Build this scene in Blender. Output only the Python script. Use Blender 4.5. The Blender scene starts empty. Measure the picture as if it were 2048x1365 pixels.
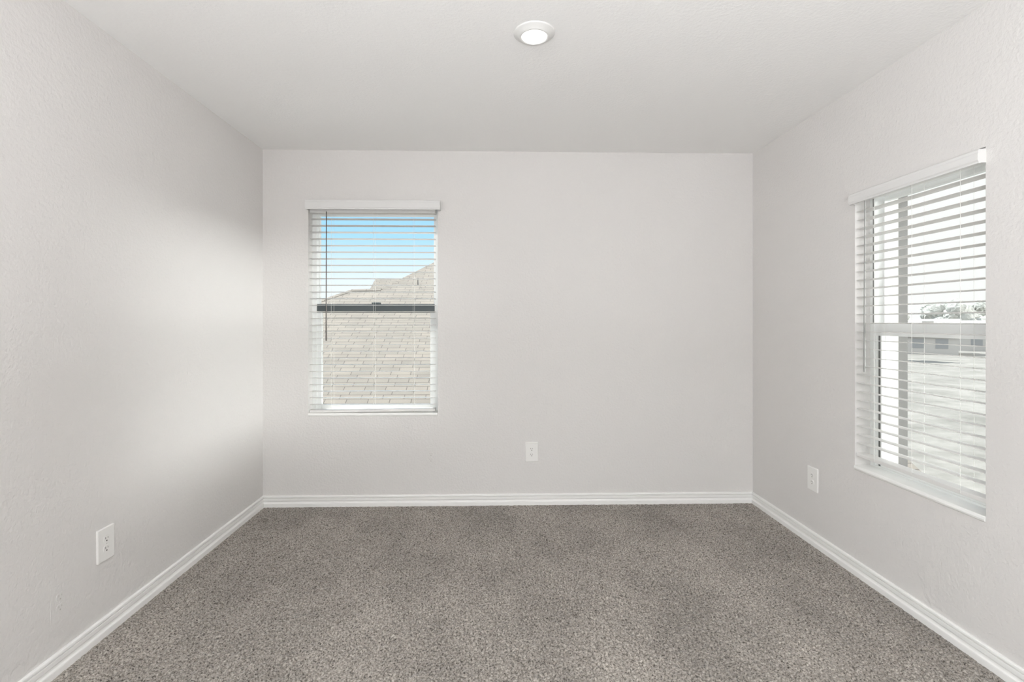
import bpy, bmesh, math, random
import numpy as np
from mathutils import Vector, Matrix

random.seed(7)
scene = bpy.context.scene
COL = scene.collection

# ------------------------------------------------------------------ camera
EYE = 1.267                       # eye height above the carpet
cam_d = bpy.data.cameras.new('camera')
cam = bpy.data.objects.new('camera', cam_d)
COL.objects.link(cam)
cam.location = (0, 0, EYE)
cam.rotation_euler = (math.radians(90), 0, -0.0243)
cam_d.sensor_fit = 'HORIZONTAL'
cam_d.sensor_width = 36.0
cam_d.lens = 36.0 * 1000 / 2048
cam_d.shift_x = (1024 - 1009) / 2048
cam_d.shift_y = -(682.5 - 643) / 2048
cam_d.clip_start = 0.02
cam_d.clip_end = 800
scene.camera = cam

# ------------------------------------------------------------------ exposure
scene.view_settings.view_transform = 'Standard'
scene.view_settings.look = 'None'
scene.view_settings.gamma = 1
scene.view_settings.exposure = 0.0
scene.view_settings.use_curve_mapping = False
scene.cycles.max_bounces = 12
scene.cycles.diffuse_bounces = 8
scene.cycles.transparent_max_bounces = 16
scene.cycles.sample_clamp_indirect = 8

# light levels
SKY = 1.05            # overall sky
SKY_SIDE = 92.00      # glow added in unseen sky, aimed through the right-hand window
SKY_BEHIND = 2.20     # brightness added to the unseen sky behind the viewer
SUN = 8.50
UPFILL = 150.00        # uplight added out of view behind the camera to brighten the ceiling
LEFT_FILL = 66.00         # area light added outside a made-up left wall window, out of view
LAMP = 1.30          # recessed lamps


# ------------------------------------------------------------------ node helpers
def new_mat(name):
    m = bpy.data.materials.new(name)
    m.use_nodes = True
    nt = m.node_tree
    return m, nt, nt.nodes['Principled BSDF']


def simple(name, col, rough=0.5, spec=0.5, metal=0.0, bump=None):
    m, nt, b = new_mat(name)
    b.inputs['Base Color'].default_value = (*col, 1)
    b.inputs['Roughness'].default_value = rough
    b.inputs['Specular IOR Level'].default_value = spec
    b.inputs['Metallic'].default_value = metal
    if bump:
        sc, st, dist = bump
        tc = nt.nodes.new('ShaderNodeTexCoord')
        n = nt.nodes.new('ShaderNodeTexNoise')
        n.inputs['Scale'].default_value = sc
        n.inputs['Detail'].default_value = 3
        bp = nt.nodes.new('ShaderNodeBump')
        bp.inputs['Strength'].default_value = st
        bp.inputs['Distance'].default_value = dist
        nt.links.new(tc.outputs['Object'], n.inputs['Vector'])
        nt.links.new(n.outputs['Fac'], bp.inputs['Height'])
        nt.links.new(bp.outputs['Normal'], b.inputs['Normal'])
    return m


# ------------------------------------------------------------------ world (sky)
w = bpy.data.worlds.new('sky')
scene.world = w
w.use_nodes = True
nt = w.node_tree
nt.nodes.clear()
out = nt.nodes.new('ShaderNodeOutputWorld')
bg = nt.nodes.new('ShaderNodeBackground')
tc = nt.nodes.new('ShaderNodeTexCoord')
sp = nt.nodes.new('ShaderNodeSeparateXYZ')
nt.links.new(tc.outputs['Generated'], sp.inputs[0])
ramp = nt.nodes.new('ShaderNodeValToRGB')
el = ramp.color_ramp.elements
el[0].position = 0.0
el[0].color = (0.93, 0.97, 1.0, 1)
el[1].position = 1.0
el[1].color = (0.12, 0.38, 0.85, 1)
for p, c in ((0.065, (0.93, 1.0, 1.07)), (0.115, (0.74, 0.93, 1.08)), (0.16, (0.46, 0.80, 1.06)), (0.24, (0.36, 0.71, 1.03))):
    e = el.new(p)
    e.color = (*c, 1)
nt.links.new(sp.outputs['Z'], ramp.inputs['Fac'])


def maprange(nt, src, a, b, c, d):
    n = nt.nodes.new('ShaderNodeMapRange')
    n.interpolation_type = 'SMOOTHSTEP'
    for i, v in enumerate((a, b, c, d)):
        n.inputs[1 + i].default_value = v
    nt.links.new(src, n.inputs[0])
    return n.outputs[0]


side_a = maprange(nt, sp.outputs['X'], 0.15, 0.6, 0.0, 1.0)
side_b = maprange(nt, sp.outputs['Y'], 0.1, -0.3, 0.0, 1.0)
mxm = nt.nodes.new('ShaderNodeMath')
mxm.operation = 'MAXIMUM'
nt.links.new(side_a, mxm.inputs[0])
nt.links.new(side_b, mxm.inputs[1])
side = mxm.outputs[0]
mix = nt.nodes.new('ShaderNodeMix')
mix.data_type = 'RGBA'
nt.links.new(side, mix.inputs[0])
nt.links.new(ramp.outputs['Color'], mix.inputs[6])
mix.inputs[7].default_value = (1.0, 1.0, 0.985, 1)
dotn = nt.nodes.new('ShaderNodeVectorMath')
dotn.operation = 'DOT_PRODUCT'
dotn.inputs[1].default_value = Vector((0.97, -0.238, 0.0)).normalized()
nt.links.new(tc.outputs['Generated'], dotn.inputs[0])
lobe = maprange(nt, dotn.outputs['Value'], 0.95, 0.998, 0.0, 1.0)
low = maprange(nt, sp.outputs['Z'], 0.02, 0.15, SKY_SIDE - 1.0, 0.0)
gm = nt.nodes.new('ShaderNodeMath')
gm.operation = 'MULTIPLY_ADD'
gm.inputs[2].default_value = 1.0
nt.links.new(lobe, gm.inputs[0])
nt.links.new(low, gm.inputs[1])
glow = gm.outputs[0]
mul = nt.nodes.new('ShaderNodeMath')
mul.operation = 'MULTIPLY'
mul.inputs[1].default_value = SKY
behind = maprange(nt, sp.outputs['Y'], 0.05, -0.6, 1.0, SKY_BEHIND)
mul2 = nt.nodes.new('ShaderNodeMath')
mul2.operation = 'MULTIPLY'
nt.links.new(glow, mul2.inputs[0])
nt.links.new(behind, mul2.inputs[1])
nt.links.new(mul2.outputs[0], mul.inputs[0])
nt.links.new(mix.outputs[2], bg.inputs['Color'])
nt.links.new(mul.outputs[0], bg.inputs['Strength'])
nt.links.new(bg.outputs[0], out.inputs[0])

# ------------------------------------------------------------------ sun (high, behind the house on the left)
sd = bpy.data.lights.new('sun', 'SUN')
sd.energy = SUN
sd.angle = math.radians(0.6)
sd.color = (1.0, 0.98, 0.945)
sun = bpy.data.objects.new('sun', sd)
COL.objects.link(sun)
sun_dir = Vector((-0.45, 0.62, 1.0)).normalized()       # towards the sun
sun.rotation_euler = sun_dir.to_track_quat('Z', 'Y').to_euler()

# ------------------------------------------------------------------ room size
XL, XR = -1.5655, 1.8186
YB, YR = 3.45, -2.6
H = 2.439



def daylight(name, power, size, loc, aim, col):
    """soft area light added out of view to fill the room"""
    d_ = bpy.data.lights.new(name, 'AREA')
    d_.shape = 'RECTANGLE'
    d_.size, d_.size_y = size
    d_.energy = power
    d_.color = col
    o_ = bpy.data.objects.new(name, d_)
    COL.objects.link(o_)
    o_.location = loc
    o_.rotation_euler = Vector(aim).to_track_quat('-Z', 'Z').to_euler()


daylight('side_fill', LEFT_FILL, (1.4, 1.35), (XL - 0.20, -1.15, 1.40), (1, 0.1, 0), (0.965, 0.982, 1.02))
UPX, UPY = 0.05, -1.25
daylight('uplight_fill', UPFILL, (0.28, 0.28), (UPX, UPY, 0.97), (0, 0, 1), (0.965, 0.982, 1.02))


# ------------------------------------------------------------------ materials
WALLC = (0.708, 0.690, 0.676)
M = {}
M['wall'] = simple('wall_paint', WALLC, 0.72, 0.25, bump=(75, 0.42, 0.006))
M['ceiling'] = simple('ceiling_paint', (0.87, 0.865, 0.855), 0.85, 0.15, bump=(90, 0.3, 0.005))
M['trim'] = simple('trim_paint', (0.87, 0.865, 0.85), 0.38, 0.4)
M['plate'] = simple('white_plastic', (0.84, 0.83, 0.81), 0.35, 0.45)
M['slot'] = simple('socket_slot', (0.06, 0.055, 0.05), 0.6)
M['slat'] = simple('blind_slat', (0.74, 0.73, 0.715), 0.42, 0.4)
M['valance'] = simple('valance_board', (0.735, 0.73, 0.72), 0.5, 0.3)
M['cord'] = simple('blind_cord', (0.80, 0.80, 0.77), 0.8)
M['wand_dark'] = simple('wand_smoke', (0.10, 0.085, 0.075), 0.4)
M['wand_light'] = simple('wand_clear', (0.30, 0.30, 0.29), 0.6)
M['vinyl'] = simple('window_vinyl', (0.82, 0.83, 0.82), 0.45)
M['rail'] = simple('slate_rail', (0.07, 0.085, 0.09), 0.45)
M['gap_shadow'] = simple('gap_shadow', (0.16, 0.16, 0.155), 0.7)  # dark grey standing in for the shadow gap beside the sash
M['sill'] = simple('sill_paint', (0.88, 0.88, 0.86), 0.4)
M['lamp_trim'] = simple('lamp_trim', (0.74, 0.735, 0.72), 0.45)
M['screw'] = simple('plate_screw', (0.75, 0.74, 0.72), 0.35)
M['outer'] = simple('outer_masonry', (0.22, 0.213, 0.206), 0.9)

m, nt, b = new_mat('glass_pane')
nt.nodes.remove(b)
o = nt.nodes['Material Output']
tr = nt.nodes.new('ShaderNodeBsdfTransparent')
tr.inputs[0].default_value = (0.97, 0.985, 0.98, 1)
gl = nt.nodes.new('ShaderNodeBsdfGlossy')
gl.inputs['Roughness'].default_value = 0.3
mx = nt.nodes.new('ShaderNodeMixShader')
mx.inputs[0].default_value = 0.004
nt.links.new(tr.outputs[0], mx.inputs[1])
nt.links.new(gl.outputs[0], mx.inputs[2])
nt.links.new(mx.outputs[0], o.inputs[0])
M['glass'] = m

m, nt, b = new_mat('lamp_diffuser')
b.inputs['Base Color'].default_value = (0.9, 0.9, 0.88, 1)
b.inputs['Emission Color'].default_value = (1.0, 0.975, 0.94, 1)
b.inputs['Emission Strength'].default_value = LAMP
M['lamp'] = m

# carpet: mixed light and dark yarns
m, nt, b = new_mat('carpet')
tc = nt.nodes.new('ShaderNodeTexCoord')
n1 = nt.nodes.new('ShaderNodeTexNoise')
n1.inputs['Scale'].default_value = 135
n1.inputs['Detail'].default_value = 3
n1.inputs['Roughness'].default_value = 0.7
r1 = nt.nodes.new('ShaderNodeValToRGB')
e = r1.color_ramp.elements
e[0].position = 0.33
e[0].color = (0.034, 0.0295, 0.025, 1)
e[1].position = 0.68
e[1].color = (0.475, 0.44, 0.40, 1)
k = e.new(0.46)
k.color = (0.222, 0.200, 0.177, 1)
n2 = nt.nodes.new('ShaderNodeTexNoise')          # pile brushed one way and the other
n2.inputs['Scale'].default_value = 2.3
n2.inputs['Detail'].default_value = 4
n2.inputs['Roughness'].default_value = 0.6
mp = nt.nodes.new('ShaderNodeMapping')
mp.inputs['Scale'].default_value = (1.3, 0.75, 1)
r2 = nt.nodes.new('ShaderNodeMapRange')
r2.inputs[1].default_value = 0.3
r2.inputs[2].default_value = 0.7
r2.inputs[3].default_value = 0.80
r2.inputs[4].default_value = 1.22
mm = nt.nodes.new('ShaderNodeMix')
mm.data_type = 'RGBA'
mm.blend_type = 'MULTIPLY'
mm.inputs[0].default_value = 1.0
nt.links.new(tc.outputs['Object'], n1.inputs['Vector'])
nt.links.new(tc.outputs['Object'], mp.inputs['Vector'])
nt.links.new(mp.outputs[0], n2.inputs['Vector'])
nt.links.new(n1.outputs['Fac'], r1.inputs['Fac'])
nt.links.new(n2.outputs['Fac'], r2.inputs[0])
nt.links.new(r1.outputs['Color'], mm.inputs[6])
nt.links.new(r2.outputs[0], mm.inputs[7])
nt.links.new(mm.outputs[2], b.inputs['Base Color'])
b.inputs['Roughness'].default_value = 0.95
b.inputs['Specular IOR Level'].default_value = 0.1
b.inputs['Sheen Weight'].default_value = 0.25
b.inputs['Sheen Roughness'].default_value = 0.5
M['carpet'] = m

# asphalt shingles
m, nt, b = new_mat('roof_shingles')
tc = nt.nodes.new('ShaderNodeTexCoord')
mp = nt.nodes.new('ShaderNodeMapping')
mp.inputs['Scale'].default_value = (1, 1.118, 0)
br = nt.nodes.new('ShaderNodeTexBrick')
br.inputs['Scale'].default_value = 1.0
br.inputs['Brick Width'].default_value = 0.42
br.inputs['Row Height'].default_value = 0.145
br.inputs['Mortar Size'].default_value = 0.009
br.inputs['Mortar Smooth'].default_value = 0.4
br.inputs['Color1'].default_value = (0.225, 0.200, 0.170, 1)
br.inputs['Color2'].default_value = (0.188, 0.170, 0.147, 1)
br.inputs['Mortar'].default_value = (0.075, 0.066, 0.057, 1)
br.offset = 0.37
nz = nt.nodes.new('ShaderNodeTexNoise')
nz.inputs['Scale'].default_value = 1.6
nz.inputs['Detail'].default_value = 5
rr = nt.nodes.new('ShaderNodeMapRange')
rr.inputs[3].default_value = 0.8
rr.inputs[4].default_value = 1.2
mm = nt.nodes.new('ShaderNodeMix')
mm.data_type = 'RGBA'
mm.blend_type = 'MULTIPLY'
mm.inputs[0].default_value = 1.0
nt.links.new(tc.outputs['Object'], mp.inputs['Vector'])
nt.links.new(mp.outputs[0], br.inputs['Vector'])
nt.links.new(tc.outputs['Object'], nz.inputs['Vector'])
nt.links.new(nz.outputs['Fac'], rr.inputs[0])
nt.links.new(br.outputs['Color'], mm.inputs[6])
nt.links.new(rr.outputs[0], mm.inputs[7])
nt.links.new(mm.outputs[2], b.inputs['Base Color'])
b.inputs['Roughness'].default_value = 0.9
M['shingle'] = m
M['ridge'] = simple('ridge_cap_shingle', (0.20, 0.175, 0.15), 0.9)
M['siding'] = simple('house_siding', (0.38, 0.35, 0.31), 0.8)
M['pipe'] = simple('vent_pipe', (0.03, 0.03, 0.03), 0.5)
M['far_roof'] = simple('far_roof', (0.36, 0.35, 0.34), 0.9)
M['far_wall'] = simple('far_wall', (0.42, 0.41, 0.40), 0.9)
M['far_glass'] = simple('far_window', (0.25, 0.26, 0.27), 0.3)
M['leaf'] = simple('tree_leaves', (0.38, 0.385, 0.36), 0.9, bump=(2.0, 0.7, 0.4))
M['bark'] = simple('tree_bark', (0.16, 0.13, 0.10), 0.9)
M['fence'] = simple('fence_board', (0.13, 0.122, 0.11), 0.9)

m, nt, b = new_mat('dry_grass')
tc = nt.nodes.new('ShaderNodeTexCoord')
nz = nt.nodes.new('ShaderNodeTexNoise')
nz.inputs['Scale'].default_value = 0.35
nz.inputs['Detail'].default_value = 9
nz.inputs['Roughness'].default_value = 0.75
rp = nt.nodes.new('ShaderNodeValToRGB')
e = rp.color_ramp.elements
e[0].position = 0.36
e[0].color = (0.15, 0.144, 0.128, 1)
e[1].position = 0.62
e[1].color = (0.27, 0.258, 0.236, 1)
nt.links.new(tc.outputs['Object'], nz.inputs['Vector'])
nt.links.new(nz.outputs['Fac'], rp.inputs['Fac'])
nt.links.new(rp.outputs['Color'], b.inputs['Base Color'])
b.inputs['Roughness'].default_value = 0.95
M['grass'] = m


# ------------------------------------------------------------------ object helpers
def link(name, me, mat, parent=None, loc=None):
    o = bpy.data.objects.new(name, me)
    if mat is not None:
        me.materials.append(mat)
    COL.objects.link(o)
    if parent is not None:
        o.parent = parent
    if loc is not None:
        o.location = loc
    return o


def mesh(bm, smooth=False):
    me = bpy.data.meshes.new('mesh')
    bmesh.ops.recalc_face_normals(bm, faces=bm.faces)
    if smooth:
        for f in bm.faces:
            f.smooth = True
    bm.to_mesh(me)
    bm.free()
    return me


def box(bm, x0, x1, y0, y1, z0, z1):
    v = [bm.verts.new((x, y, z)) for x in (x0, x1) for y in (y0, y1) for z in (z0, z1)]
    for q in ((0, 1, 3, 2), (4, 6, 7, 5), (0, 4, 5, 1), (2, 3, 7, 6), (0, 2, 6, 4), (1, 5, 7, 3)):
        bm.faces.new([v[i] for i in q])
    return v


def boxes(*bs, bevel=0.0, seg=2):
    bm = bmesh.new()
    for b_ in bs:
        box(bm, *b_)
    if bevel:
        bmesh.ops.bevel(bm, geom=bm.edges[:], offset=bevel, segments=seg, affect='EDGES', profile=0.7)
    return mesh(bm)


def extrude(pts, axis, a0, a1):
    """closed 2D outline swept along one axis. axis x: pts are (y,z); y: (x,z); z: (x,y)"""
    bm = bmesh.new()
    def P(p, a):
        return {'x': (a, p[0], p[1]), 'y': (p[0], a, p[1]), 'z': (p[0], p[1], a)}[axis]
    A = [bm.verts.new(P(p, a0)) for p in pts]
    B = [bm.verts.new(P(p, a1)) for p in pts]
    n = len(pts)
    for i in range(n):
        bm.faces.new((A[i], A[(i + 1) % n], B[(i + 1) % n], B[i]))
    bm.faces.new(A[::-1])
    bm.faces.new(B)
    return mesh(bm)


def tube(path, r, seg=8):
    bm = bmesh.new()
    rings = []
    for i, p in enumerate(path):
        p = Vector(p)
        d = (Vector(path[min(i + 1, len(path) - 1)]) - Vector(path[max(i - 1, 0)])).normalized()
        a = d.orthogonal().normalized()
        c = d.cross(a)
        rr_ = r[i] if isinstance(r, (list, tuple)) else r
        rings.append([bm.verts.new(p + rr_ * (a * math.cos(t) + c * math.sin(t))) for t in [2 * math.pi * k_ / seg for k_ in range(seg)]])
    for A, B in zip(rings, rings[1:]):
        for k_ in range(seg):
            bm.faces.new((A[k_], A[(k_ + 1) % seg], B[(k_ + 1) % seg], B[k_]))
    bm.faces.new(rings[0][::-1])
    bm.faces.new(rings[-1])
    return mesh(bm, smooth=False)


def lathe(prof, seg=48, smooth=True):
    """prof: (radius, z) list, turned about z"""
    bm = bmesh.new()
    rings = []
    for r_, z_ in prof:
        if r_ < 1e-6:
            rings.append([bm.verts.new((0, 0, z_))])
        else:
            rings.append([bm.verts.new((r_ * math.cos(2 * math.pi * k_ / seg), r_ * math.sin(2 * math.pi * k_ / seg), z_)) for k_ in range(seg)])
    for A, B in zip(rings, rings[1:]):
        for k_ in range(seg):
            a0, a1 = A[k_ % len(A)], A[(k_ + 1) % len(A)]
            b0, b1 = B[k_ % len(B)], B[(k_ + 1) % len(B)]
            f = []
            for v in (a0, a1, b1, b0):
                if v not in f:
                    f.append(v)
            if len(f) > 2:
                bm.faces.new(f)
    return mesh(bm, smooth)


def structure(o, label=None):
    o['kind'] = 'structure'
    if label:
        o['label'] = label
    return o


def thing(name, label, cat, loc=(0, 0, 0), group=None, rz=0.0):
    o = bpy.data.objects.new(name, None)
    o.empty_display_size = 0.1
    COL.objects.link(o)
    o.location = loc
    o.rotation_euler = (0, 0, rz)
    o['label'] = label
    o['category'] = cat
    o['kind'] = 'thing'
    if group:
        o['group'] = group
    return o


# ------------------------------------------------------------------ room shell
# carpeted floor: one mesh, real tufts where the photograph looks at it, plain behind the camera
def build_floor():
    step = 0.0037
    y0 = 0.9
    nx = int(round((XR - XL) / step)) + 1
    ny = int(round((YB - y0) / step)) + 1
    rng = np.random.default_rng(3)
    xs = np.linspace(XL, XR, nx)
    ys = np.linspace(y0, YB, ny)
    X, Y = np.meshgrid(xs, ys)

    def blur(a, n):
        for _ in range(n):
            a = (np.roll(a, 1, 0) + np.roll(a, -1, 0) + 2 * a) / 4
            a = (np.roll(a, 1, 1) + np.roll(a, -1, 1) + 2 * a) / 4
        return a / a.std()
    hgt = 0.0020 * blur(rng.normal(size=X.shape), 1) + 0.0012 * blur(rng.normal(size=X.shape), 4)
    hgt = np.clip(1.25 * hgt, -0.007, 0.005)
    edge = np.minimum(np.minimum(X - XL, XR - X), YB - Y) - 0.016
    hgt = hgt * np.clip(0.25 + edge / 0.03, 0.25, 1.0)
    X = X + rng.uniform(-0.3, 0.3, X.shape) * step
    Y = Y + rng.uniform(-0.3, 0.3, Y.shape) * step
    X[:, 0] = XL
    X[:, -1] = XR
    Y[0, :] = y0
    Y[-1, :] = YB
    hgt[0, :] = 0
    co = np.stack([X, Y, hgt], -1).reshape(-1, 3)
    idx = np.arange(nx * ny).reshape(ny, nx)
    q = np.stack([idx[:-1, :-1], idx[:-1, 1:], idx[1:, 1:], idx[1:, :-1]], -1).reshape(-1, 4)
    extra = np.array([[XL, YR, 0], [XR, YR, 0]])
    n0 = len(co)
    co = np.vstack([co, extra])
    # plain strip behind
    me = bpy.data.meshes.new('floor')
    nq = len(q)
    big = np.concatenate([[n0, n0 + 1], idx[0, ::-1]])
    me.vertices.add(len(co))
    me.vertices.foreach_set('co', co.ravel().astype(np.float32))
    loops = np.concatenate([q.ravel(), big]).astype(np.int32)
    me.loops.add(len(loops))
    me.loops.foreach_set('vertex_index', loops)
    me.polygons.add(nq + 1)
    starts = np.concatenate([np.arange(nq) * 4, [nq * 4]]).astype(np.int32)
    me.polygons.foreach_set('loop_start', starts)
    me.update(calc_edges=True)
    me.validate()
    return link('floor', me, M['carpet'])


structure(build_floor(), 'speckled grey-beige cut pile carpet covering the whole floor')

structure(link('ceiling', boxes((XL - 0.3, XR + 0.3, YR - 0.3, YB + 0.3, H, H + 0.12)), M['ceiling']),
          'flat white painted ceiling with one round lamp')

# openings
W1 = dict(a0=-1.258, a1=-0.3755, z0=0.617, z1=2.062)     # back wall window, along x
W2 = dict(a0=1.800, a1=2.465, z0=0.525, z1=1.912)        # right wall window, along y
T1, T2 = 0.17, 0.222                                     # wall thickness


def wall_x(name, y0, y1, x0, x1, hole, mat):
    bs = [(x0, hole['a0'], y0, y1, -0.05, H), (hole['a1'], x1, y0, y1, -0.05, H),
          (hole['a0'], hole['a1'], y0, y1, -0.05, hole['z0']), (hole['a0'], hole['a1'], y0, y1, hole['z1'], H)]
    return structure(link(name, boxes(*bs), mat))


def wall_y(name, x0, x1, y0, y1, hole, mat):
    bs = [(x0, x1, y0, hole['a0'], -0.05, H), (x0, x1, hole['a1'], y1, -0.05, H),
          (x0, x1, hole['a0'], hole['a1'], -0.05, hole['z0']), (x0, x1, hole['a0'], hole['a1'], hole['z1'], H)]
    return structure(link(name, boxes(*bs), mat))


wall_x('wall_back', YB, YB + T1, XL - 0.17, XR + 0.17, W1, M['wall'])['label'] = 'light greige painted back wall with a window on its left half'
wall_y('wall_right', XR, XR + T2, YR, YB, W2, M['wall'])['label'] = 'light greige painted right wall with a window near the camera'
wall_y('wall_outer_right', XR + 0.222, XR + 0.27, YR, YB, W2, M['outer'])['label'] = 'grey masonry outside the right window'
W4 = dict(a0=-1.9, a1=-0.4, z0=0.68, z1=2.12)            # opening added for fill light, left wall behind the camera
wall_y('wall_left', XL - 0.17, XL, YR, YB, W4, M['wall'])['label'] = 'plain light greige painted left wall'
W3 = dict(a0=-1.1, a1=1.3, z0=0.02, z1=2.1)
wall_x('wall_rear', YR - 0.12, YR, XL - 0.17, XR + 0.17, W3, M['wall'])

# rear glazed door, added behind the camera to let light in
d = thing('added_door', 'wide white glazed double door added behind the viewer to let light in', 'door', (0.1, YR - 0.08, 0.0))
d['kind'] = 'structure'
for s in (-1, 1):
    xa, xb = (0.0, 1.2) if s > 0 else (-1.2, 0.0)
    link('door_frame', boxes((xa, xa + 0.06, -0.02, 0.02, 0.02, 2.1), (xb - 0.06, xb, -0.02, 0.02, 0.02, 2.1),
                             (xa + 0.06, xb - 0.06, -0.02, 0.02, 0.02, 0.14), (xa + 0.06, xb - 0.06, -0.02, 0.02, 2.03, 2.1)), M['vinyl'], d)
    link('glass', boxes((xa + 0.06, xb - 0.06, -0.003, 0.003, 0.14, 2.03)), M['glass'], d)

# baseboards: bead, groove, flat, cove, foot
BP = [(0.0, -0.02), (0.0155, -0.02), (0.0155, 0.022), (0.0145, 0.0255), (0.0105, 0.0275), (0.0078, 0.0300),
      (0.0062, 0.0345), (0.0064, 0.0375), (0.0088, 0.0410), (0.0122, 0.0440), (0.0122, 0.0585), (0.0118, 0.0600),
      (0.0045, 0.0604), (0.0045, 0.0622), (0.0104, 0.0628), (0.0110, 0.0680), (0.0098, 0.0730), (0.0062, 0.0760), (0.0, 0.0765)]
structure(link('baseboard_left', extrude([(XL + p, z) for p, z in BP], 'y', YR, YB), M['trim']), 'white moulded baseboard along the left wall')
structure(link('baseboard_right', extrude([(XR - p, z) for p, z in BP], 'y', YR, YB), M['trim']), 'white moulded baseboard along the right wall')
structure(link('baseboard_back', extrude([(YB - p, z) for p, z in BP], 'x', XL, XR), M['trim']), 'white moulded baseboard along the back wall')


# ------------------------------------------------------------------ windows (local frame: x along the wall, y outwards, z up)
def build_window(name, label, width, z0, z1, zmeet, loc, rz, rail_mat, strip=False, jamb=0.030, stile=0.034, dep=0.078, thick=0.17):
    """origin at the lower left corner of the opening on the inner wall face"""
    t = thing(name, label, 'window', loc, rz=rz)
    t['kind'] = 'structure'
    h = z1 - z0
    zm = zmeet - z0
    y0, y1 = dep, dep + 0.075
    sill_h = 0.021
    link('window_frame', boxes((0, jamb, y0, y1, 0, h), (width - jamb, width, y0, y1, 0, h),
                               (jamb, width - jamb, y0, y1, 0, 0.03), (jamb, width - jamb, y0, y1, h - 0.03, h)), M['vinyl'], t)
    # upper sash sits towards the outside, lower sash inside
    ua, ub = jamb - 0.002, width - jamb + 0.002
    s = link('upper_sash', boxes((ua, ua + 0.012, y0 + 0.042, y0 + 0.066, zm, h - 0.028), (ub - 0.012, ub, y0 + 0.042, y0 + 0.066, zm, h - 0.028),
                                 (ua + 0.012, ub - 0.012, y0 + 0.042, y0 + 0.066, h - 0.050, h - 0.028)), M['vinyl'], t)
    link('glass', boxes((ua + 0.010, ub - 0.010, y0 + 0.052, y0 + 0.056, zm, h - 0.048)), M['glass'], s)
    s = link('lower_sash', boxes((ua, ua + stile, y0 + 0.008, y0 + 0.036, 0.02, zm - 0.028), (ub - stile, ub, y0 + 0.008, y0 + 0.036, 0.02, zm - 0.028),
                                 (ua + stile, ub - stile, y0 + 0.008, y0 + 0.036, 0.02, 0.062), bevel=0.002, seg=1), M['vinyl'], t)
    link('glass', boxes((ua + stile - 0.004, ub - stile + 0.004, y0 + 0.020, y0 + 0.024, 0.058, zm - 0.03)), M['glass'], s)
    if strip:  # dark strips drawn where shadow falls between sash and frame
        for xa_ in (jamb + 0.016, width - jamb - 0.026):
            link('gap_shadow_strip', boxes((xa_, xa_ + 0.010, y0 + 0.006, y0 + 0.010, 0.03, zm - 0.03)), M['gap_shadow'], s)
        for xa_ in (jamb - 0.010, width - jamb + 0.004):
            link('gap_shadow_strip', boxes((xa_, xa_ + 0.006, y0 - 0.002, y0 + 0.002, zm + 0.03, h - 0.03)), M['gap_shadow'], s)
    mr = link('meeting_rail', boxes((ua, ub, y0 + 0.004, y0 + 0.066, zm - 0.030, zm + 0.030), bevel=0.003), rail_mat, t)
    link('sash_lock', boxes((width / 2 - 0.03, width / 2 + 0.03, y0 - 0.002, y0 + 0.03, zm + 0.030, zm + 0.042), bevel=0.004), rail_mat, mr)
    pr = 0.005
    link('window_sill', extrude([(-pr, 0.003), (-pr - 0.002, 0.010), (-pr, sill_h - 0.003), (-pr + 0.004, sill_h), (dep, sill_h), (dep, 0.0), (-pr + 0.004, 0.0)],
                                'x', 0.001, width - 0.001), M['sill'], t)
    return t


build_window('window_1', 'white single-hung window in the back wall with a dark meeting rail',
             W1['a1'] - W1['a0'], W1['z0'], W1['z1'], 1.358, (W1['a0'], YB, W1['z0']), 0.0, M['rail'])
# right wall: local x runs towards the camera (-Y), local y outwards (+X)
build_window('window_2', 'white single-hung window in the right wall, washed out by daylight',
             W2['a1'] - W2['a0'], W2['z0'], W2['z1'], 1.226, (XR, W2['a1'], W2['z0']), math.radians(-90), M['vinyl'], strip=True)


# window added for fill light, left wall behind the camera: local x runs away from it (+Y)
build_window('added_window', 'white single-hung window added for fill light in the left wall behind the viewer',
             W4['a1'] - W4['a0'], W4['z0'], W4['z1'], 1.40, (XL, W4['a0'], W4['z0']), math.radians(90), M['vinyl'])


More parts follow.
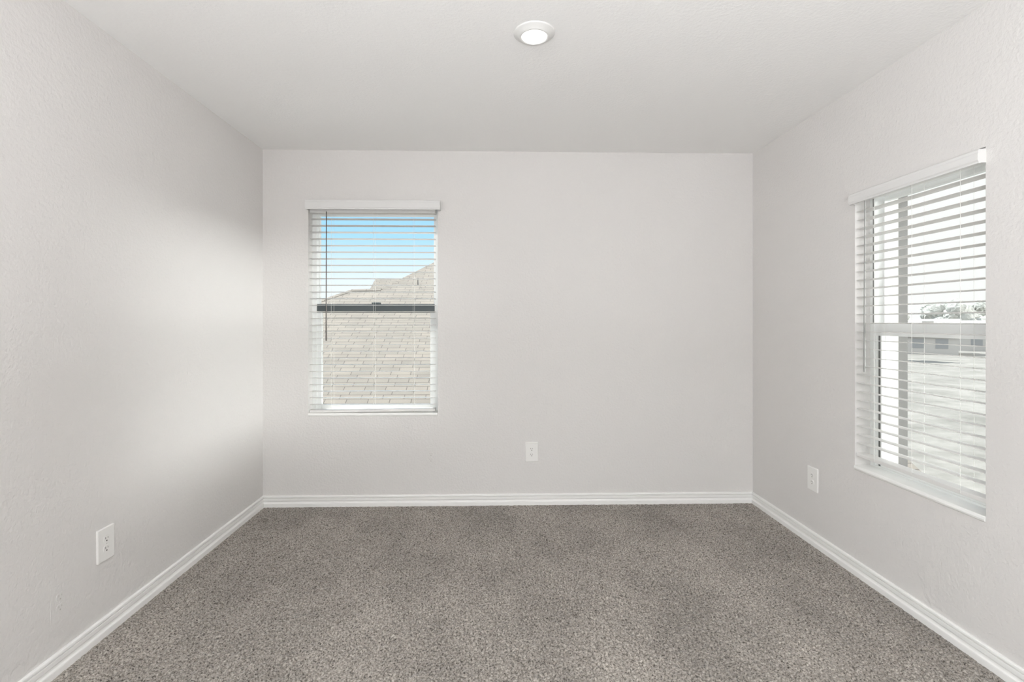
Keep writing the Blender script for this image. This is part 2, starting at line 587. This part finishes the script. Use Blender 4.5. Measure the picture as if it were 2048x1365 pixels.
# ------------------------------------------------------------------ blinds (same local frame, origin on the wall face)
def build_blind(name, label, xa, xb, zs, zrail, tilt, valance, cords, wand, loc, rz, y_slat, wand_mat, head_z):
    t = thing(name, label, 'blind', loc, rz=rz)
    va, vb, vz0, vz1, vp = valance
    # valance: moulded board with returns, hung on the wall face
    prof = [(-0.0005, vz1), (-vp + 0.006, vz1), (-vp + 0.002, vz1 - 0.004), (-vp + 0.002, vz1 - 0.012), (-vp, vz1 - 0.018),
            (-vp, vz0 + 0.012), (-vp + 0.004, vz0 + 0.006), (-vp + 0.004, vz0), (-vp + 0.012, vz0), (-vp + 0.012, vz1 - 0.010), (-0.0005, vz1 - 0.010)]
    v = link('valance', extrude(prof, 'x', va, vb), M['valance'], t)
    for q in (va, vb - 0.006):
        link('valance_return', boxes((q, q + 0.006, -vp + 0.012, -0.0005, vz0 + 0.002, vz1 - 0.010)), M['valance'], v)
    link('headrail', boxes((xa, xb, y_slat - 0.003, y_slat + 0.053, head_z, head_z + 0.04), bevel=0.002, seg=1), M['slat'], t)
    # one slat: slightly crowned, rounded ends
    n = 8
    top, bot = [], []
    for i in range(n + 1):
        u = i / n
        yy = y_slat + 0.050 * u
        crown = 0.0016 * (1 - (2 * u - 1) ** 2)
        th = 0.0014 if 0 < i < n else 0.0007
        top.append((yy, crown + th))
        bot.append((yy, crown - th))
    sm = extrude(top + bot[::-1], 'x', xa, xb)
    sm.materials.append(M['slat'])
    for i, z in enumerate(zs):
        s = bpy.data.objects.new('slat', sm)
        COL.objects.link(s)
        s.parent = t
        s.location = (0, 0, z + 0.055 * (y_slat + 0.025))
        s.rotation_euler = (-0.055 + random.uniform(-0.012, 0.012), random.uniform(-0.0006, 0.0006), 0)
    # bottom rail, hanging a little askew
    br_ = link('bottom_rail', boxes((xa, xb, y_slat, y_slat + 0.050, -0.009, 0.009), bevel=0.004, seg=3), M['slat'], t)
    br_.location = (0, 0, zrail)
    if tilt:
        br_.rotation_euler = (0, tilt, 0)
        br_.location = (xb * (1 - math.cos(tilt)), 0, zrail + xb * math.sin(tilt))
    for c in cords:
        zt = head_z + 0.004
        zb = zrail - 0.004
        lc = link('ladder_cord', tube([(c, y_slat - 0.0016, zt), (c, y_slat - 0.0016, zb)], 0.0008, 6), M['cord'], t)
        link('rear_cord', tube([(c + 0.002, y_slat + 0.0516, zt), (c + 0.002, y_slat + 0.0516, zb)], 0.0008, 6), M['cord'], lc)
        bt = link('cord_button', lathe([(0.0, -0.006), (0.0045, -0.006), (0.006, -0.002), (0.006, 0.0), (0.0, 0.0)], 16), M['slat'], br_)
        bt.location = (c, y_slat + 0.025, -0.009)
    wx, wz, wr = wand
    wd = link('tilt_wand', tube([(wx, y_slat - 0.010, head_z + 0.006), (wx, y_slat - 0.012, wz + 0.25), (wx, y_slat - 0.012, wz + 0.02), (wx, y_slat - 0.012, wz)],
                                [wr * 0.8, wr, wr * 1.35, wr * 1.35], 6), wand_mat, t)
    link('wand_hook', tube([(wx, y_slat + 0.004, head_z + 0.012), (wx, y_slat - 0.010, head_z + 0.010), (wx, y_slat - 0.010, head_z)], 0.0016, 6), M['cord'], wd)
    return t


zs1 = [0.691 + i * (1.9734 - 0.691) / 28 for i in range(29)]
build_blind('window_blind', 'white horizontal slat blind with boxed valance on the back wall window',
            -1.2545, -0.394, zs1, 0.655, -0.009, (-1.2600, -0.3540, 2.024, 2.0875, 0.060), (-1.106, -0.819, -0.546),
            (-1.136, 1.134, 0.0042), (0, YB, 0), 0.0, 0.012, M['wand_dark'], 2.013)
zs2 = [0.658 + i * 0.0428 for i in range(28)]
# local x = distance towards the camera from y = 2.465
build_blind('window_blind', 'white horizontal slat blind on the right wall window, washed out by daylight',
            0.003, 0.662, zs2, 0.600, 0.0, (-0.002, 0.668, 1.850, 1.902, 0.034), (0.12, 0.335, 0.56),
            (0.072, 1.02, 0.0035), (XR, W2['a1'], 0), math.radians(-90), 0.006, M['wand_light'], 1.870)


# ------------------------------------------------------------------ outlets (local: x along wall, y out of the room's wall towards the room = -y)
def rounded_rect(wd, ht, r, n=5):
    pts = []
    for cx, cz, a0 in ((wd / 2 - r, ht / 2 - r, 0), (-wd / 2 + r, ht / 2 - r, 90), (-wd / 2 + r, -ht / 2 + r, 180), (wd / 2 - r, -ht / 2 + r, 270)):
        for i in range(n + 1):
            a = math.radians(a0 + 90 * i / n)
            pts.append((cx + r * math.cos(a), cz + r * math.sin(a)))
    return pts


def plate_mesh(wd, ht, r, th, edge):
    """rounded plate standing off the wall, pillowed edge; back at y=0, front at y=-th"""
    bm = bmesh.new()
    rings = []
    for ins, y in ((0.0, -0.0003), (0.0, -(th - edge)), (edge * 0.35, -(th - edge * 0.35)), (edge, -th)):
        pts = rounded_rect(wd - 2 * ins, ht - 2 * ins, max(r - ins, 0.0006))
        rings.append([bm.verts.new((p[0], y, p[1])) for p in pts])
    n = len(rings[0])
    for A, B in zip(rings, rings[1:]):
        for i in range(n):
            bm.faces.new((A[i], A[(i + 1) % n], B[(i + 1) % n], B[i]))
    bm.faces.new(rings[0][::-1])
    bm.faces.new(rings[-1])
    return mesh(bm)


def socket_mesh():
    # flat topped and bottomed round socket face
    pts = []
    for i in range(40):
        a = 2 * math.pi * i / 40
        x, z = 0.0172 * math.cos(a), 0.0172 * math.sin(a)
        pts.append((x, max(-0.0142, min(0.0142, z))))
    bm = bmesh.new()
    A = [bm.verts.new((p[0], 0, p[1])) for p in pts]
    B = [bm.verts.new((p[0] * 0.97, -0.0016, p[1] * 0.97)) for p in pts]
    n = len(pts)
    for i in range(n):
        bm.faces.new((A[i], A[(i + 1) % n], B[(i + 1) % n], B[i]))
    bm.faces.new(B)
    bm.faces.new(A[::-1])
    return mesh(bm)


def build_outlet(label, loc, rz, mat, wd=0.0885, ht=0.134, slot_mat=None, th=0.0075, group=None):
    t = thing('wall_outlet', label, 'outlet', loc, rz=rz, group=group)
    link('cover_plate', plate_mesh(wd, ht, 0.004, th, min(0.003, th * 0.5)), mat, t)
    sl = slot_mat or M['slot']
    for s in (1, -1):
        rc = link('socket', socket_mesh(), mat, t, (0, -th + 0.0002, s * 0.0195))
        bm = bmesh.new()
        box(bm, -0.0075, -0.0052, -0.0019, -0.0010, 0.0005, 0.0085)
        box(bm, 0.0052, 0.0071, -0.0019, -0.0010, 0.0013, 0.0080)
        c = [bm.verts.new((0.0030 * math.cos(2 * math.pi * i / 14), -0.0019, -0.0068 + 0.0030 * math.sin(2 * math.pi * i / 14))) for i in range(14)]
        c2 = [bm.verts.new((v.co.x, -0.0010, v.co.z)) for v in c]
        for i in range(14):
            bm.faces.new((c[i], c[(i + 1) % 14], c2[(i + 1) % 14], c2[i]))
        bm.faces.new(c)
        link('socket_slots', mesh(bm), sl, rc)
    sc = link('screw', lathe([(0.0, 0.0012), (0.0022, 0.0011), (0.0030, 0.0004), (0.0030, 0.0)], 14), M['screw'] if mat is M['plate'] else mat, t, (0, -th, 0))
    sc.rotation_euler = (math.radians(90), 0, 0)
    return t


build_outlet('white duplex wall outlet low on the left wall', (XL, 2.058, 0.3685), math.radians(90), M['plate'])
build_outlet('white duplex wall outlet low in the middle of the back wall', (0.2716, YB, 0.3645), 0.0, M['plate'])
build_outlet('white duplex wall outlet low on the right wall, before the window', (XR, 2.789, 0.3730), math.radians(-90), M['plate'])
M['painted_slot'] = simple('painted_over_slot', (0.48, 0.46, 0.43), 0.8)
build_outlet('faint outlet painted wall colour, on the back wall below the window', (-0.422, YB, 0.333), 0.0, M['wall'], slot_mat=M['painted_slot'], wd=0.076, ht=0.134, th=0.0016)
build_outlet('faint outlet painted wall colour, on the left wall just above the baseboard', (XL, 1.848, 0.250), math.radians(90), M['wall'], slot_mat=M['painted_slot'], wd=0.076, ht=0.134, th=0.0012)


# ------------------------------------------------------------------ recessed lamps
def build_lamp(loc, label, group=None):
    t = thing('recessed_ceiling_lamp', label, 'ceiling lamp', loc, group=group)
    link('trim_ring', lathe([(0.0835, -0.0003), (0.0835, -0.003), (0.080, -0.006), (0.071, -0.0085), (0.063, -0.0155), (0.0585, -0.0185),
                             (0.0535, -0.0185), (0.0520, -0.0150), (0.0520, -0.0003)], 64), M['lamp_trim'], t)
    link('diffuser', lathe([(0.0, -0.0160), (0.0520, -0.0160), (0.0520, -0.0130), (0.0, -0.0130)], 48, False), M['lamp'], t)
    return t


build_lamp((0.170, 2.026, H), 'round white recessed ceiling lamp, lit')
for i, (x, y) in enumerate(((-0.75, 0.2), (1.05, 0.2), (0.15, -1.6))):  # extra lamps added out of view to help light the room
    build_lamp((x, y, H), 'round white recessed ceiling lamp added for fill behind the viewer', 'recessed fill lamps added behind the viewer')

# uplighter added behind the camera as the room's main fill light
t = thing('fill_uplighter', 'white uplighter added behind the viewer as fill light', 'lamp', (UPX, UPY, 0))
link('base', lathe([(0, 0.0), (0.14, 0.0), (0.14, 0.012), (0.12, 0.022), (0.015, 0.03), (0, 0.03)], 40), M['plate'], t)
link('pole', tube([(0, 0, 0.02), (0, 0, 0.84)], 0.012, 14), M['plate'], t)
link('shade', lathe([(0.0, 0.835), (0.03, 0.835), (0.10, 0.88), (0.18, 0.95), (0.21, 0.972), (0.205, 0.976), (0.175, 0.956), (0.096, 0.888), (0.03, 0.844), (0, 0.844)], 40), M['plate'], t)

# ------------------------------------------------------------------ outside
GZ = -3.6
bm = bmesh.new()
vs = [bm.verts.new((500 * math.cos(2 * math.pi * i / 64), 60 + 500 * math.sin(2 * math.pi * i / 64), GZ)) for i in range(64)]
bm.faces.new(vs)
structure(link('ground', mesh(bm), M['grass']), 'pale dry grass outside the windows')

# neighbouring house: front roof slope rises away from the window, 6 in 12
E0 = EYE


def rp_(x, y):
    return (x, y, 0.5 * y - 6.45 + E0)


hs = thing('neighbor_house', 'house with a beige shingle roof seen through the back wall window', 'house', (0, 0, 0))
hs.location = (-2.0, 14.0, GZ)
OFF = Vector((-2.0, 14.0, GZ))
PTS = {
    'a': rp_(-11.05, 7.8), 'w1': rp_(-4.11, 14.74), 'w2': rp_(-3.27, 14.78), 'h': rp_(-1.00, 18.32), 'r': rp_(7.0, 18.32), 'e': rp_(7.0, 7.8),
}
zr = PTS['w1'][2]
PTS['wl'] = (-11.05, 17.2, PTS['a'][2])
PTS['wb'] = (-3.27, 17.2, PTS['a'][2])
PTS['hb'] = (-1.00, 19.2, PTS['a'][2])
PTS['rb'] = (7.0, 19.2, PTS['a'][2])
PTS['hl'] = (-3.27, 19.2, zr)
FACES = [('a', 'e', 'r', 'h', 'w2', 'w1'), ('a', 'w1', 'wl'), ('w1', 'w2', 'wb', 'wl'), ('w2', 'h', 'hl'), ('w2', 'hl', 'wb'), ('hl', 'hb', 'wb'), ('h', 'r', 'rb', 'hb', 'hl'), ('r', 'e', 'rb'),
         ('a', 'wl', 'wb', 'hb', 'rb', 'e')]
bm = bmesh.new()
vv = {k_: bm.verts.new(Vector(p) - OFF) for k_, p in PTS.items()}
for f in FACES:
    bm.faces.new([vv[k_] for k_ in f])
link('roof', mesh(bm), M['shingle'], hs)


def cap_strip(p, q, wid=0.11, up=0.018, drop=0.33):
    p, q = Vector(p) - OFF, Vector(q) - OFF
    dd = (q - p).normalized()
    sd_ = dd.cross(Vector((0, 0, 1))).normalized()
    bm = bmesh.new()
    ring = lambda c: [bm.verts.new(c - sd_ * wid - Vector((0, 0, wid * drop - 0.012))), bm.verts.new(c + Vector((0, 0, up))), bm.verts.new(c + sd_ * wid - Vector((0, 0, wid * drop - 0.012))), bm.verts.new(c - Vector((0, 0, 0.03)))]
    A, B = ring(p), ring(q)
    for i in range(4):
        bm.faces.new((A[i], A[(i + 1) % 4], B[(i + 1) % 4], B[i]))
    bm.faces.new(A[::-1])
    bm.faces.new(B)
    return mesh(bm)


for p, q in (('a', 'w1'), ('w1', 'w2'), ('w2', 'h'), ('h', 'r')):
    link('ridge_cap', cap_strip(PTS[p], PTS[q], drop=0.48 if (p, q) in (('w1', 'w2'), ('h', 'r')) else 0.36), M['shingle'], hs)
link('house_wall', boxes((-10.6 + 2, 6.6 + 2, 8.2 - 14, 16.8 - 14, 0.0, PTS['a'][2] - GZ - 0.02)), M['siding'], hs)
# plumbing vent on the slope
vp0 = Vector(rp_(-2.23, 15.06)) - OFF
vpipe = link('vent_pipe', tube([vp0 - Vector((0, 0, 0.05)), vp0 + Vector((0, 0, 0.22))], 0.014, 10), M['pipe'], hs)
link('vent_flashing', tube([vp0 - Vector((0, 0, 0.05)), vp0 + Vector((0, 0, 0.03))], [0.05, 0.02], 12), M['pipe'], vpipe)

# second house farther back: gable roof, ridge across the view
h2 = thing('rear_house', 'farther house whose flat roof ridge shows above the shingle roof', 'house', (-1.5, 22.0, GZ))
ry, rz_ = 22.0, 1.83 + E0
OFF2 = Vector((-1.5, 22.0, GZ))
zt, ze = rz_ - GZ, rz_ - 1.3 - GZ
pr_ = [(-2.6, ze), (0, zt), (2.6, ze), (2.6, ze - 0.12), (0, zt - 0.12), (-2.6, ze - 0.12)]
link('roof', extrude(pr_, 'x', -3.62, 5.0), M['shingle'], h2)
link('house_wall', extrude([(-2.3, 0), (2.3, 0), (2.3, ze), (0, zt - 0.16), (-2.3, ze)], 'x', -3.3, 4.7), M['siding'], h2)


# far houses, trees and a fence seen through the right wall window
def far_house(label, loc, rz, wd, dp, hw, hr):
    t = thing('distant_house', label, 'house', loc, rz=rz)
    link('house_wall', extrude([(-dp / 2, 0), (dp / 2, 0), (dp / 2, hw), (0, hw + hr - 0.1), (-dp / 2, hw)], 'x', -wd / 2, wd / 2), M['far_wall'], t)
    link('roof', extrude([(-dp / 2 - 0.4, hw - 0.25), (0, hw + hr), (dp / 2 + 0.4, hw - 0.25), (dp / 2 + 0.4, hw - 0.05), (0, hw + hr + 0.22), (-dp / 2 - 0.4, hw - 0.05)], 'x', -wd / 2 - 0.4, wd / 2 + 0.4), M['far_roof'], t)
    for i in range(3):
        x = (-0.3 + 0.3 * i) * wd
        link('window_pane', boxes((x - 0.7, x + 0.7, -dp / 2 - 0.04, -dp / 2 + 0.04, 0.9, 2.3)), M['far_glass'], t)
    return t


def blob_tree(label, loc, r, hgt, seed):
    rnd = random.Random(seed)
    t = thing('tree', label, 'tree', loc)
    link('trunk', tube([(0, 0, -0.2), (0.05, 0, hgt * 0.25), (0, 0.05, hgt * 0.6)], [0.22, 0.17, 0.08], 8), M['bark'], t)
    bm = bmesh.new()
    for i in range(46):
        a = rnd.uniform(0, 6.28)
        rr_ = r * rnd.uniform(0.0, 0.85)
        z = hgt * rnd.uniform(0.42, 0.88)
        s_ = r * rnd.uniform(0.16, 0.34) * (1.15 - 0.45 * z / hgt)
        m4 = Matrix.Translation((rr_ * math.cos(a), rr_ * math.sin(a), z)) @ Matrix.Scale(s_, 4)
        bmesh.ops.create_icosphere(bm, subdivisions=3, radius=1.0, matrix=m4)
    for v in bm.verts:
        v.co += Vector((rnd.uniform(-1, 1), rnd.uniform(-1, 1), rnd.uniform(-1, 1))) * 0.12
    link('crown', mesh(bm), M['leaf'], t)
    return t


def at(deg, dist):
    a = math.radians(deg)
    return (dist * math.sin(a), dist * math.cos(a), GZ)


far_house('low distant house left of centre in the right wall window', at(41.0, 100), math.radians(-42), 9, 8, 2.8, 2.2)
far_house('low distant house at the near edge of the right wall window', at(46.4, 116), math.radians(-45), 11, 8, 2.8, 2.0)
blob_tree('distant tree beside the window frame in the right wall window', at(38.6, 80), 2.2, 8.2, 3)
blob_tree('distant round tree between the houses in the right wall window', at(43.6, 130), 6.0, 9.0, 5)
